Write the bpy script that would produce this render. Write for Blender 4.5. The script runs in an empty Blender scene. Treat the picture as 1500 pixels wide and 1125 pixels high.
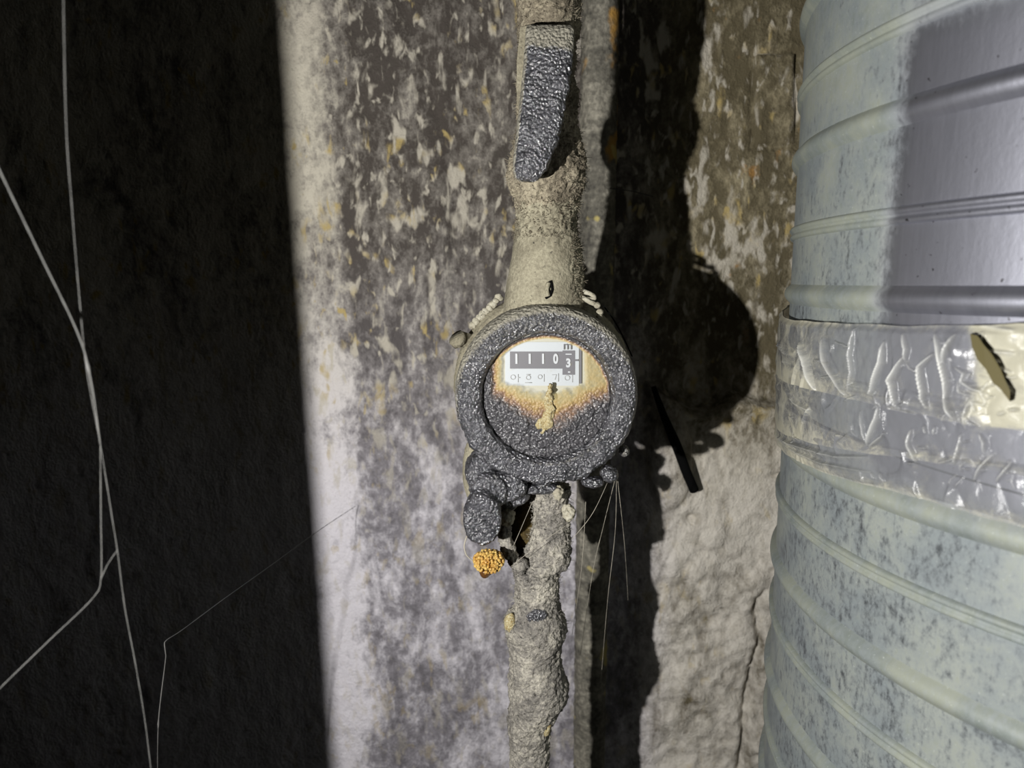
import bpy, math, random
import numpy as np
from mathutils import Vector, Matrix, noise

random.seed(7)
rng = np.random.default_rng(7)
scene = bpy.context.scene
COL = scene.collection

# ------------------------------------------------------------------ camera, light, exposure
F = 1083.0                      # focal length in pixels of the 1500 x 1125 frame
CAMZ = 1.25
PITCH, ROLL = math.radians(11.0), math.radians(-0.8)
CR = (Matrix.Rotation(math.pi/2 - PITCH, 3, 'X') @ Matrix.Rotation(ROLL, 3, 'Z'))
cam = bpy.data.cameras.new('camera'); cam_o = bpy.data.objects.new('camera', cam); COL.objects.link(cam_o)
cam.sensor_width = 36.0; cam.lens = 36.0*F/1500.0
cam.clip_start = 0.01
cam.dof.use_dof = True; cam.dof.focus_distance = 0.46; cam.dof.aperture_fstop = 9.0
M4 = CR.to_4x4(); M4.translation = Vector((0, 0, CAMZ)); cam_o.matrix_world = M4
scene.camera = cam_o

w = bpy.data.worlds.new('world'); scene.world = w; w.use_nodes = True
w.node_tree.nodes['Background'].inputs[0].default_value = (0.75, 0.8, 0.9, 1)
w.node_tree.nodes['Background'].inputs[1].default_value = 0.006

LIGHT = (-0.213, 0.0, CAMZ - 0.068)
ld = bpy.data.lights.new('flashlight', 'SPOT'); ld.energy = 21.0; ld.shadow_soft_size = 0.004
ld.spot_size = math.radians(125); ld.spot_blend = 0.6; ld.color = (1.0, 0.985, 0.96)
lo = bpy.data.objects.new('flashlight', ld); COL.objects.link(lo); lo.location = LIGHT
lo.rotation_euler = (Vector((0.12, 0.6, 1.08)) - Vector(LIGHT)).to_track_quat('-Z', 'Y').to_euler()

scene.view_settings.view_transform = 'Standard'; scene.view_settings.look = 'None'
scene.view_settings.gamma = 1.0; scene.view_settings.use_curve_mapping = False
scene.view_settings.exposure = 0.0

# ------------------------------------------------------------------ measuring helpers
def P(px, py, Y):
    d = CR @ Vector(((px-750.0)/F, -(py-562.5)/F, -1.0))
    k = Y/d.y
    return Vector((d.x*k, Y, CAMZ + d.z*k))
CRT = CR.transposed()
CRn = np.array(CRT)
def to_px(co):
    q = (co - np.array([0, 0, CAMZ])) @ CRn.T
    return 750 + F*q[:, 0]/-q[:, 2], 562.5 - F*q[:, 1]/-q[:, 2]
def pxm(Y):                      # metres per pixel near the axis at depth Y
    return Y/F
def sstep(a, b, x):
    t = np.clip((x-a)/(b-a), 0, 1); return t*t*(3-2*t)

# ------------------------------------------------------------------ mesh helpers
def link(name, me, mat=None, parent=None):
    o = bpy.data.objects.new(name, me); COL.objects.link(o)
    if mat is not None and me is not None: me.materials.append(mat)
    if parent is not None: o.parent = parent
    return o
def mesh(name, v, f, mat=None, parent=None, smooth=True):
    me = bpy.data.meshes.new(name)
    me.from_pydata([tuple(a) for a in v], [], [tuple(a) for a in f]); me.update()
    if smooth: me.polygons.foreach_set('use_smooth', [True]*len(me.polygons))
    return link(name, me, mat, parent)
def thing(name, label, cat, loc=(0, 0, 0), group=None):
    o = bpy.data.objects.new(name, None); COL.objects.link(o); o.empty_display_size = 0.02
    o['label'] = label; o['category'] = cat
    if group: o['group'] = group
    return o
def tag(o, label, cat, group=None):
    o['label'] = label; o['category'] = cat
    if group: o['group'] = group
    return o
def settle(root, origin):
    """put a thing's Empty at its base without moving the parts"""
    root.location = origin
    for c in root.children:
        c.matrix_parent_inverse = Matrix.Translation(-Vector(origin))
def grid_faces(nu, nv, close_u=False, close_v=False):
    f = []
    for j in range(nv if close_v else nv-1):
        for i in range(nu if close_u else nu-1):
            a = j*nu + i; b = j*nu + (i+1) % nu
            c = ((j+1) % nv)*nu + (i+1) % nu; d = ((j+1) % nv)*nu + i
            f.append((a, b, c, d))
    return f
def attr(o, name, vals):
    a = o.data.attributes.new(name, 'FLOAT', 'POINT')
    a.data.foreach_set('value', np.asarray(vals, dtype=np.float32))
def coords(o):
    n = len(o.data.vertices); co = np.empty(n*3); o.data.vertices.foreach_get('co', co)
    return co.reshape(-1, 3)
def normals(o):
    n = len(o.data.vertices); no = np.empty(n*3, dtype=np.float32)
    o.data.vertices.foreach_get('normal', no); return no.reshape(-1, 3).astype(float)
def setco(o, co):
    o.data.vertices.foreach_set('co', co.ravel()); o.data.update()
def fbm(co, s, octv=3, seed=0.0):
    sd = Vector((seed, seed*1.7, -seed))
    return np.array([noise.fractal(Vector(c)*s + sd, 0.8, 2.1, octv) for c in co])
def nz(co, s, seed=0.0):
    sd = Vector((seed, seed*1.7, -seed))
    return np.array([noise.noise(Vector(c)*s + sd) for c in co])
def vor(co, s, seed=0.0):
    sd = Vector((seed, seed*1.7, -seed))
    return np.array([noise.voronoi(Vector(c)*s + sd)[0][0] for c in co])
def roughen(o, amp_fn):
    co = coords(o); no = normals(o)
    h = amp_fn(co); setco(o, co + no*h[:, None]); return co, h
def crust_fn(a_big=0.0016, a_mid=0.0011, a_fine=0.0007, seed=1.0):
    def g(co):
        m = fbm(co, 330, 3, seed)
        return a_big*fbm(co, 75, 2, seed+3) + a_mid*np.abs(m)*np.sign(m) + a_fine*(0.55 - vor(co, 620, seed))
    return g
def tar_fn(amp=0.0009, seed=2.0, s=420):
    def g(co):
        wv = vor(co, s, seed)
        return amp*1.3*(0.5 - wv) + amp*0.8*fbm(co, s*0.5, 2, seed+5)
    return g
def resample(pts, step):
    pts = [Vector(p) for p in pts]; out = [pts[0].copy()]
    n = len(pts)
    for i in range(n-1):
        p0 = pts[max(i-1, 0)]; p1 = pts[i]; p2 = pts[i+1]; p3 = pts[min(i+2, n-1)]
        k = max(1, int((p2-p1).length/step))
        for j in range(1, k+1):
            t = j/k
            out.append(0.5*((2*p1) + (p2-p0)*t + (2*p0-5*p1+4*p2-p3)*t*t + (3*p1-p0-3*p2+p3)*t**3))
    return out
def tube_data(pts, radii, seg=8, caps=True):
    pts = [Vector(p) for p in pts]; n = len(pts)
    v = []; up = None
    for i, p in enumerate(pts):
        t = (pts[min(i+1, n-1)] - pts[max(i-1, 0)])
        if t.length < 1e-9: t = Vector((0, 0, 1))
        t.normalize()
        if up is None:
            up = t.orthogonal().normalized()
        else:
            up = (up - t*up.dot(t))
            up = up.normalized() if up.length > 1e-6 else t.orthogonal().normalized()
        b = t.cross(up)
        r = radii[i] if hasattr(radii, '__len__') else radii
        for s in range(seg):
            a = 2*math.pi*s/seg
            v.append(p + (up*math.cos(a) + b*math.sin(a))*r)
    f = grid_faces(seg, n, close_u=True)
    if caps:
        f.append(tuple(range(seg-1, -1, -1))); f.append(tuple((n-1)*seg + s for s in range(seg)))
    return v, f
def tube(name, pts, radii, seg=8, mat=None, parent=None):
    v, f = tube_data(pts, radii, seg); return mesh(name, v, f, mat, parent)
def join_data(lst):
    V, Fc = [], []
    for v, f in lst:
        k = len(V); V += list(v); Fc += [tuple(i+k for i in q) for q in f]
    return V, Fc
def spin_profile(name, rows, seg, mat, parent):
    """rows of (centre Vector, radius): a pipe whose rings are level circles"""
    v = []
    for c, r in rows:
        for s in range(seg):
            a = 2*math.pi*s/seg
            v.append((c.x + r*math.cos(a), c.y + r*math.sin(a), c.z))
    n = len(rows)
    f = grid_faces(seg, n, close_u=True)
    f = [tuple(reversed(q)) for q in f] if rows[0][0].z > rows[-1][0].z else f
    f.append(tuple(range(seg)) if rows[0][0].z > rows[-1][0].z else tuple(range(seg-1, -1, -1)))
    last = [(n-1)*seg + s for s in range(seg)]
    f.append(tuple(reversed(last)) if rows[0][0].z > rows[-1][0].z else tuple(last))
    return mesh(name, v, f, mat, parent)
def profile_rows(prof, Y, step):
    """prof: (py, left px, right px) at depth Y -> rings about every step metres"""
    py = np.array([p[0] for p in prof], float)
    xl = np.array([p[1] for p in prof], float); xr = np.array([p[2] for p in prof], float)
    z0 = P(790, py[0], Y).z; z1 = P(790, py[-1], Y).z
    n = max(2, int(abs(z1-z0)/step))
    ys = np.linspace(py[0], py[-1], n)
    rows = []
    for y in ys:
        l = np.interp(y, py, xl); r = np.interp(y, py, xr)
        a = P(l, y, Y); b = P(r, y, Y)
        rows.append((Vector(((a.x+b.x)/2, Y, (a.z+b.z)/2)), (b-a).length/2*0.985))
    return rows
def ellipsoid(c, rx, ry, rz, nu=40, nv=24):
    v = []
    for j in range(nv+1):
        ph = math.pi*(j+0.02)/(nv+0.04) - math.pi/2
        for i in range(nu):
            a = 2*math.pi*i/nu
            v.append((c[0]+rx*math.cos(ph)*math.cos(a), c[1]+ry*math.cos(ph)*math.sin(a), c[2]+rz*math.sin(ph)))
    f = grid_faces(nu, nv+1, close_u=True)
    f.append(tuple(range(nu-1, -1, -1))); f.append(tuple(nv*nu+i for i in range(nu)))
    return v, f
def lathe_y(name, prof, centre, seg, mat, parent):
    """prof: (radius, y) spun about the Y axis through centre"""
    v = []
    for r, y in prof:
        for s in range(seg):
            a = 2*math.pi*s/seg
            v.append((centre.x + r*math.cos(a), y, centre.z + r*math.sin(a)))
    return mesh(name, v, grid_faces(seg, len(prof), close_u=True), mat, parent)
def dense_profile(prof, step):
    out = [prof[0]]
    for (a, b), (c, d) in zip(prof[:-1], prof[1:]):
        k = max(1, int(math.hypot(c-a, d-b)/step))
        out += [(a+(c-a)*t/k, b+(d-b)*t/k) for t in range(1, k+1)]
    return out

# ------------------------------------------------------------------ node helpers
class NT:
    def __init__(s, name):
        s.m = bpy.data.materials.new(name); s.m.use_nodes = True
        s.t = s.m.node_tree; s.b = s.t.nodes['Principled BSDF']; s.out = s.t.nodes['Material Output']
    def put(s, sock, val):
        if hasattr(val, 'is_output') or isinstance(val, bpy.types.NodeSocket): s.t.links.new(val, sock)
        else:
            if sock.type == 'RGBA' and len(val) == 3: val = (*val, 1)
            sock.default_value = val
    def set(s, **k):
        for n, v in k.items(): s.put(s.b.inputs[n.replace('_', ' ')], v)
        return s
    def math(s, op, a, b=0.0, c=None, clamp=False):
        n = s.t.nodes.new('ShaderNodeMath'); n.operation = op; n.use_clamp = clamp
        s.put(n.inputs[0], a); s.put(n.inputs[1], b)
        if c is not None: s.put(n.inputs[2], c)
        return n.outputs[0]
    def mix(s, fac, a, b, blend='MIX'):
        n = s.t.nodes.new('ShaderNodeMix'); n.data_type = 'RGBA'; n.blend_type = blend
        s.put(n.inputs[0], fac); s.put(n.inputs[6], a); s.put(n.inputs[7], b); return n.outputs[2]
    def mr(s, v, a, b, c=0.0, d=1.0, smooth=True):
        n = s.t.nodes.new('ShaderNodeMapRange'); n.interpolation_type = 'SMOOTHSTEP' if smooth else 'LINEAR'
        s.put(n.inputs[0], v)
        for i, x in zip((1, 2, 3, 4), (a, b, c, d)): s.put(n.inputs[i], x)
        return n.outputs[0]
    def co(s, kind='Object'):
        return s.t.nodes.new('ShaderNodeTexCoord').outputs[kind]
    def mapv(s, vec, scale=(1, 1, 1), loc=(0, 0, 0)):
        n = s.t.nodes.new('ShaderNodeMapping'); s.t.links.new(vec, n.inputs[0])
        n.inputs['Scale'].default_value = scale; n.inputs['Location'].default_value = loc; return n.outputs[0]
    def noise(s, vec, scale, detail=4, rough=0.55, dist=0.0):
        n = s.t.nodes.new('ShaderNodeTexNoise'); s.t.links.new(vec, n.inputs['Vector'])
        n.inputs['Scale'].default_value = scale; n.inputs['Detail'].default_value = detail
        n.inputs['Roughness'].default_value = rough; n.inputs['Distortion'].default_value = dist
        return n.outputs[0]
    def voronoi(s, vec, scale, feat='F1'):
        n = s.t.nodes.new('ShaderNodeTexVoronoi'); s.t.links.new(vec, n.inputs['Vector']); n.feature = feat
        n.inputs['Scale'].default_value = scale; return n.outputs[0]
    def xyz(s, vec):
        n = s.t.nodes.new('ShaderNodeSeparateXYZ'); s.t.links.new(vec, n.inputs[0]); return n.outputs
    def attr(s, name):
        n = s.t.nodes.new('ShaderNodeAttribute'); n.attribute_name = name; return n.outputs['Fac']
    def ramp(s, fac, stops, interp='LINEAR'):
        n = s.t.nodes.new('ShaderNodeValToRGB'); s.put(n.inputs[0], fac); n.color_ramp.interpolation = interp
        e = n.color_ramp.elements
        while len(e) < len(stops): e.new(0.5)
        for el, (p, c) in zip(e, stops):
            el.position = p; el.color = (*c, 1) if len(c) == 3 else c
        return n.outputs[0]
    def bump(s, h, dist=0.001, strength=1.0):
        n = s.t.nodes.new('ShaderNodeBump'); s.put(n.inputs['Height'], h)
        n.inputs['Distance'].default_value = dist; n.inputs['Strength'].default_value = strength
        s.t.links.new(n.outputs[0], s.b.inputs['Normal']); return n

def simple(name, col, rough=0.6, metal=0.0, **k):
    t = NT(name); t.set(Base_Color=col, Roughness=rough, Metallic=metal, **k); return t.m

# --- sooty concrete of the wall behind the meter
def mat_wall():
    t = NT('sooty_concrete'); c = t.co(); x, y, z = t.xyz(c)
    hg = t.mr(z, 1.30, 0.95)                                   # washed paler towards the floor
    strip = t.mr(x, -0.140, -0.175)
    rgt = t.mr(x, 0.10, 0.17)
    st = t.mapv(c, (1, 1, 0.5))
    wash = t.noise(st, 9, 4, 0.6, 0.6)
    mott = t.noise(st, 30, 6, 0.66, 0.5)
    fine = t.noise(t.mapv(c, (1, 1, 0.7)), 120, 5, 0.7)
    streak = t.noise(t.mapv(c, (1, 1, 0.12)), 60, 4, 0.6)
    grain = t.noise(c, 480, 3, 0.6)
    v = t.math('MULTIPLY', wash, 0.65)
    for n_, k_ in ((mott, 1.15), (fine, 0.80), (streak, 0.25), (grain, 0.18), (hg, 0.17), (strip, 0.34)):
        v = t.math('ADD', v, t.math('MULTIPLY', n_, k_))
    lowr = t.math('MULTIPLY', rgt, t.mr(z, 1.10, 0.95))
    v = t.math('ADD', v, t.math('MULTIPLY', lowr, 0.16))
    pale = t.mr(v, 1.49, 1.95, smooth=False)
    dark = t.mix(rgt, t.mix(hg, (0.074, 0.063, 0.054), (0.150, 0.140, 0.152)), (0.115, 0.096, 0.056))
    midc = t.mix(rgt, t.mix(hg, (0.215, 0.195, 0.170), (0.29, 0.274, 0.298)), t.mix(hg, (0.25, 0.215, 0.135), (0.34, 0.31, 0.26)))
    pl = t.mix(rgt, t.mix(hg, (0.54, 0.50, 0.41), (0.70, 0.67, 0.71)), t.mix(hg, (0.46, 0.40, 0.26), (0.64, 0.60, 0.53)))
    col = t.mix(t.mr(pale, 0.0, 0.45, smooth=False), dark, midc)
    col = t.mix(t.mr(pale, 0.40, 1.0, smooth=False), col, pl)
    # flecks of bare plaster, cream and ochre, in clusters
    pat = t.noise(c, 10, 3, 0.5)
    for sc, th, loc in ((76, 0.665, (0, 0, 0)), (130, 0.67, (4, 2, 9))):
        fl = t.noise(t.mapv(c, (1, 1, 0.45), loc), sc, 3, 0.5, 0.4)
        flm = t.mr(t.math('ADD', fl, t.math('MULTIPLY', pat, 0.22)), th, th + 0.13)
        flm = t.math('MULTIPLY', flm, t.mr(z, 0.95, 1.2, 0.35, 0.95))
        ochre = t.mr(t.noise(t.mapv(c, (1, 1, 1), loc), 24, 2, 0.5), 0.52, 0.64)
        col = t.mix(flm, col, t.mix(ochre, (0.50, 0.46, 0.38), (0.44, 0.34, 0.14)))
    # orange rust blooms on the right-hand side
    ru = t.mr(t.noise(t.mapv(c, (1, 1, 1), (3, 1, 7)), 30, 4, 0.65), 0.62, 0.74)
    ru = t.math('MULTIPLY', ru, t.math('MULTIPLY', rgt, t.mr(z, 1.12, 1.22)))
    col = t.mix(t.math('MULTIPLY', ru, 0.75), col, (0.38, 0.20, 0.055))
    t.set(Base_Color=col, Roughness=0.88)
    t.b.inputs['Specular IOR Level'].default_value = 0.25
    t.bump(t.math('ADD', t.math('ADD', fine, mott), t.math('MULTIPLY', grain, 0.35)), 0.004, 0.8)
    return t.m
def mat_concrete():
    t = NT('grimy_concrete'); c = t.co()
    n = t.noise(c, 6, 6, 0.6); g = t.noise(c, 90, 4, 0.6)
    t.set(Base_Color=t.ramp(t.math('ADD', t.math('MULTIPLY', n, 0.7), t.math('MULTIPLY', g, 0.3)),
                            [(0.3, (0.02, 0.019, 0.018)), (0.7, (0.11, 0.10, 0.09))]), Roughness=0.9)
    t.bump(g, 0.003, 0.6); return t.m
def mat_crust(name, lo, mid, hi, bump=0.0012, rough=0.92, dark=(0.02, 0.018, 0.016)):
    t = NT(name); c = t.co()
    a = t.noise(c, 55, 4, 0.6); b = t.noise(c, 520, 4, 0.65); v = t.voronoi(c, 700)
    f = t.math('ADD', t.math('MULTIPLY', a, 0.55), t.math('MULTIPLY', b, 0.55))
    col = t.ramp(f, [(0.36, lo), (0.53, mid), (0.68, hi)])
    pit = t.mr(t.noise(c, 300, 3, 0.6), 0.36, 0.28)
    col = t.mix(t.math('MULTIPLY', pit, 0.8), col, dark)
    t.set(Base_Color=col, Roughness=rough); t.b.inputs['Specular IOR Level'].default_value = 0.3
    t.bump(t.math('ADD', b, t.math('MULTIPLY', v, 0.4)), bump, 0.9); return t.m
def mat_tar():
    """black tarry grime; the attribute 'dust' says where dry tan dust lies on it"""
    t = NT('tarry_grime'); c = t.co(); d = t.attr('dust')
    b = t.noise(c, 600, 3, 0.6); v = t.voronoi(c, 520); a = t.noise(c, 90, 3, 0.6)
    dm = t.mr(t.math('ADD', d, t.math('MULTIPLY', t.math('SUBTRACT', b, 0.5), 0.9)), 0.30, 0.80)
    tar = t.ramp(a, [(0.3, (0.020, 0.020, 0.024)), (0.7, (0.078, 0.077, 0.086))])
    dust = t.ramp(t.noise(c, 420, 4, 0.6), [(0.3, (0.14, 0.13, 0.105)), (0.7, (0.31, 0.29, 0.23))])
    t.set(Base_Color=t.mix(dm, tar, dust), Roughness=t.mr(dm, 0, 1, 0.20, 0.8), IOR=1.75)
    t.put(t.b.inputs['Specular IOR Level'], t.mr(dm, 0, 1, 1.0, 0.25))
    t.bump(t.math('ADD', t.math('MULTIPLY', v, -0.8), t.math('MULTIPLY', b, 0.8)), 0.0019, 1.0); return t.m
def mat_cover():
    """dial glass with grime baked on; attribute 'grime' 0 clear .. 1 tar"""
    t = NT('grimy_dial_glass'); c = t.co(); g = t.attr('grime')
    b = t.noise(c, 600, 3, 0.6); v = t.voronoi(c, 520); a = t.noise(c, 230, 4, 0.65)
    gg = t.math('ADD', g, t.math('MULTIPLY', t.math('SUBTRACT', a, 0.5), 0.40))
    gg = t.math('ADD', gg, t.math('MULTIPLY', t.math('SUBTRACT', b, 0.5), 0.18))
    gg = t.math('MULTIPLY', gg, t.mr(g, 0.0, 0.15))
    col = t.ramp(gg, [(0.0, (0.52, 0.48, 0.30)), (0.20, (0.44, 0.36, 0.16)), (0.42, (0.35, 0.235, 0.09)),
                      (0.58, (0.20, 0.12, 0.075)), (0.74, (0.10, 0.085, 0.08)), (0.9, (0.05, 0.048, 0.052))])
    al = t.ramp(gg, [(0.0, (0, 0, 0)), (0.10, (0.25,)*3), (0.30, (0.75,)*3), (0.55, (1,)*3)])
    t.set(Base_Color=col, Roughness=t.mr(gg, 0.3, 0.85, 0.5, 0.20), Alpha=t.math('MAXIMUM', al, 0.07))
    t.put(t.b.inputs['Specular IOR Level'], t.mr(gg, 0.2, 0.8, 0.4, 1.0))
    h = t.math('ADD', t.math('MULTIPLY', v, -0.7), t.math('MULTIPLY', b, 0.6))
    t.bump(t.math('MULTIPLY', h, t.mr(g, 0.05, 0.7)), 0.0018, 1.0); return t.m
def mat_duct(extra=0.0, name='dusty_galvanised_steel'):
    t = NT(name); uv = t.co('UV'); u, v, _ = t.xyz(uv)
    c = t.co(); x, y, z = t.xyz(c)
    st = t.noise(t.mapv(uv, (1, 0.10, 1)), 260, 4, 0.6)         # dust runs
    cl = t.noise(uv, 26, 5, 0.6); fi = t.noise(t.mapv(uv, (1, 0.6, 1)), 300, 5, 0.75); sp = t.noise(uv, 620, 3, 0.6)
    # rubbed patch: clean metal right of the dusty flank, above the taped joint
    e1 = t.math('ADD', u, t.math('MULTIPLY', t.math('SUBTRACT', cl, 0.5), 0.02))
    rub = t.mr(e1, DU0 - 0.004, DU0 + 0.020)
    e2 = t.math('ADD', v, t.math('MULTIPLY', t.math('SUBTRACT', cl, 0.5), 0.015))
    hz = t.math('MULTIPLY', t.mr(e2, 1.325, 1.345, 1.0, 0.45), t.mr(v, 1.13, 1.15))
    rub = t.math('MULTIPLY', rub, hz)
    mo = t.noise(t.mapv(uv, (1, 0.7, 1)), 75, 6, 0.72)
    dust = t.math('ADD', t.math('MULTIPLY', st, 0.40), t.math('MULTIPLY', cl, 0.35))
    dust = t.math('ADD', dust, t.math('MULTIPLY', fi, 1.0))
    dust = t.math('ADD', dust, t.math('MULTIPLY', mo, 0.55))
    dust = t.math('ADD', dust, t.math('ADD', t.mr(v, 1.15, 1.40, 0.0, 0.14), extra))
    dust = t.mr(dust, 0.86, 1.46, 0.10, 1.0, smooth=False)
    dust = t.math('MULTIPLY', dust, t.mr(rub, 0, 1, 1.0, 0.05, smooth=False))
    speck = t.mr(t.noise(uv, 330, 2, 0.5), 0.70, 0.75)
    white = t.mr(sp, 0.62, 0.74)
    dcol = t.mix(t.math('ADD', t.mr(cl, 0.35, 0.65), extra, clamp=True), (0.128, 0.150, 0.148), (0.215, 0.230, 0.190))
    dcol = t.mix(t.math('MULTIPLY', white, 0.6), dcol, (0.40, 0.43, 0.40))
    mcol = t.mix(t.noise(t.mapv(uv, (1, 0.05, 1)), 500, 3, 0.6), (0.33, 0.335, 0.385), (0.46, 0.465, 0.53))
    col = t.mix(dust, t.mix(rub, (0.24, 0.262, 0.278), mcol), dcol)
    col = t.mix(t.math('MULTIPLY', speck, t.math('MULTIPLY', rub, 0.9)), col, (0.05, 0.045, 0.04))
    t.set(Base_Color=col, Metallic=t.mr(dust, 0.1, 0.7, 0.95, 0.05), Roughness=t.mr(dust, 0.05, 0.7, 0.45, 0.60))
    t.bump(t.math('ADD', t.math('MULTIPLY', fi, 0.5), t.math('MULTIPLY', cl, 0.6)), 0.0006, 0.35); return t.m
def mat_tape():
    """thin clear film; attribute 'dustmap' = where pale dust has stuck to it, 'fold' = doubled pleats"""
    t = NT('crinkled_clear_tape'); uv = t.co('UV')
    n = t.noise(uv, 48, 6, 0.68, 1.5); f = t.noise(uv, 150, 3, 0.6, 1.0); sm = t.noise(uv, 500, 4, 0.65)
    d = t.math('ADD', t.math('ADD', t.attr('dustmap'), 0.12), t.math('MULTIPLY', t.math('SUBTRACT', n, 0.5), 1.5))
    d = t.math('ADD', d, t.math('MULTIPLY', t.math('SUBTRACT', sm, 0.5), 0.35))
    dust = t.mr(d, 0.12, 0.85)
    fo = t.attr('fold')
    col = t.mix(dust, (0.20, 0.205, 0.22), (0.36, 0.345, 0.27))
    col = t.mix(t.math('MULTIPLY', fo, 0.9), col, (0.60, 0.60, 0.56))
    dust = t.math('MAXIMUM', dust, fo)
    t.set(Base_Color=col, Metallic=0.0, Roughness=t.mr(dust, 0, 1, 0.22, 0.36))
    t.put(t.b.inputs['Alpha'], t.mr(dust, 0, 1, 0.50, 0.95))
    t.bump(t.math('ADD', t.math('MULTIPLY', f, 0.25), n), 0.003, 0.28); return t.m
def mat_conduit():
    t = NT('flaking_conduit_paint'); c = t.co(); x, y, z = t.xyz(c)
    a = t.noise(t.mapv(c, (1, 1, 0.5)), 40, 5, 0.65); b = t.noise(c, 240, 4, 0.6)
    rg = t.noise(t.mapv(c, (0.1, 0.1, 1)), 140, 2, 0.5)
    f = t.math('ADD', t.math('MULTIPLY', a, 0.6), t.math('MULTIPLY', b, 0.4)); f = t.math('ADD', f, t.math('MULTIPLY', t.math('SUBTRACT', rg, 0.5), 0.2))
    col = t.ramp(f, [(0.36, (0.05, 0.046, 0.038)), (0.5, (0.145, 0.135, 0.108)), (0.66, (0.36, 0.335, 0.27))])
    ru = t.mr(t.noise(c, 21, 3, 0.55), 0.555, 0.63)
    ru = t.math('MULTIPLY', ru, t.mr(z, 1.15, 1.3))
    ru2 = t.mr(t.noise(t.mapv(c, (1, 1, 1), (5, 2, 1)), 34, 2, 0.5), 0.64, 0.70)
    col = t.mix(t.math('MULTIPLY', ru, 0.85), col, (0.50, 0.27, 0.05))
    col = t.mix(t.math('MULTIPLY', ru2, 0.8), col, (0.58, 0.48, 0.16))
    t.set(Base_Color=col, Roughness=0.85); t.bump(t.math('ADD', b, a), 0.002, 0.8); return t.m
def mat_amber():
    t = NT('amber_resin'); c = t.co()
    n = t.noise(c, 160, 3, 0.6)
    t.set(Base_Color=t.ramp(n, [(0.3, (0.45, 0.20, 0.03)), (0.7, (0.85, 0.62, 0.20))]), Roughness=0.12)
    t.put(t.b.inputs['Transmission Weight'], 0.35); return t.m
def mat_cream_crust():
    t = NT('cream_mineral_crust'); c = t.co()
    n = t.noise(c, 900, 4, 0.6)
    t.set(Base_Color=t.ramp(n, [(0.35, (0.22, 0.15, 0.05)), (0.55, (0.42, 0.36, 0.20)), (0.7, (0.50, 0.46, 0.33))]), Roughness=0.8)
    t.bump(n, 0.001, 0.9); return t.m

# duct geometry is needed by its material (where the rubbed patch starts, in metres round the duct)
DC = (0.4172, 0.3985); DR = 0.25
def duct_hit(px, py, R=DR):
    d = CR @ Vector(((px-750.0)/F, -(py-562.5)/F, -1.0))
    A = d.x*d.x + d.y*d.y; B = -2*(d.x*DC[0] + d.y*DC[1]); C = DC[0]**2 + DC[1]**2 - R*R
    D = max(B*B - 4*A*C, 0.0); k = (-B - math.sqrt(D))/(2*A)
    p = d*k
    return math.atan2(p.x-DC[0], -(p.y-DC[1])), CAMZ + p.z
DU0 = duct_hit(1292, 250)[0]*DR

MW = mat_wall(); MC = mat_concrete(); MTAR = mat_tar(); MCOV = mat_cover(); MD = mat_duct(); MR = mat_duct(0.22, 'dusty_seam_steel')
MT = mat_tape(); MCON = mat_conduit(); MAMB = mat_amber(); MCR = mat_cream_crust()
MCRUST = mat_crust('rust_dust_crust', (0.065, 0.054, 0.038), (0.165, 0.14, 0.10), (0.34, 0.30, 0.215))
MNECK = mat_crust('fine_tan_dust', (0.13, 0.115, 0.08), (0.21, 0.19, 0.135), (0.31, 0.285, 0.205), 0.0007)
MLOW = mat_crust('grey_scale_crust', (0.075, 0.07, 0.065), (0.21, 0.195, 0.17), (0.44, 0.41, 0.34), 0.0014, 0.7)
MWEB = simple('spider_silk', (0.055, 0.054, 0.05), 0.9)
MDWEB = simple('dusty_silk', (0.34, 0.31, 0.25), 0.9)
MBLK = simple('shadow_wire_black', (0.004, 0.004, 0.004), 1.0, 0.0, Specular_IOR_Level=0.05)  # sheenless near-black: shade of the slanting streak, also the crack and loose wire
MWIRE = mat_crust('pale_dusty_wire', (0.20, 0.18, 0.13), (0.32, 0.295, 0.225), (0.44, 0.42, 0.34), 0.0005)
MDIAL = simple('enamel_dial', (0.42, 0.41, 0.34), 0.5)
MCOUNT = simple('counter_drum', (0.105, 0.105, 0.13), 0.5)
MDIG = simple('digit_white', (0.46, 0.48, 0.51), 0.5)
MINK = simple('faded_ink', (0.33, 0.34, 0.35), 0.6)
MBROWN = mat_crust('gap_shade_rust', (0.02, 0.014, 0.006), (0.055, 0.038, 0.012), (0.10, 0.07, 0.02), 0.0012)  # dark rusty brown, stands in for shade in the packing gap

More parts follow.
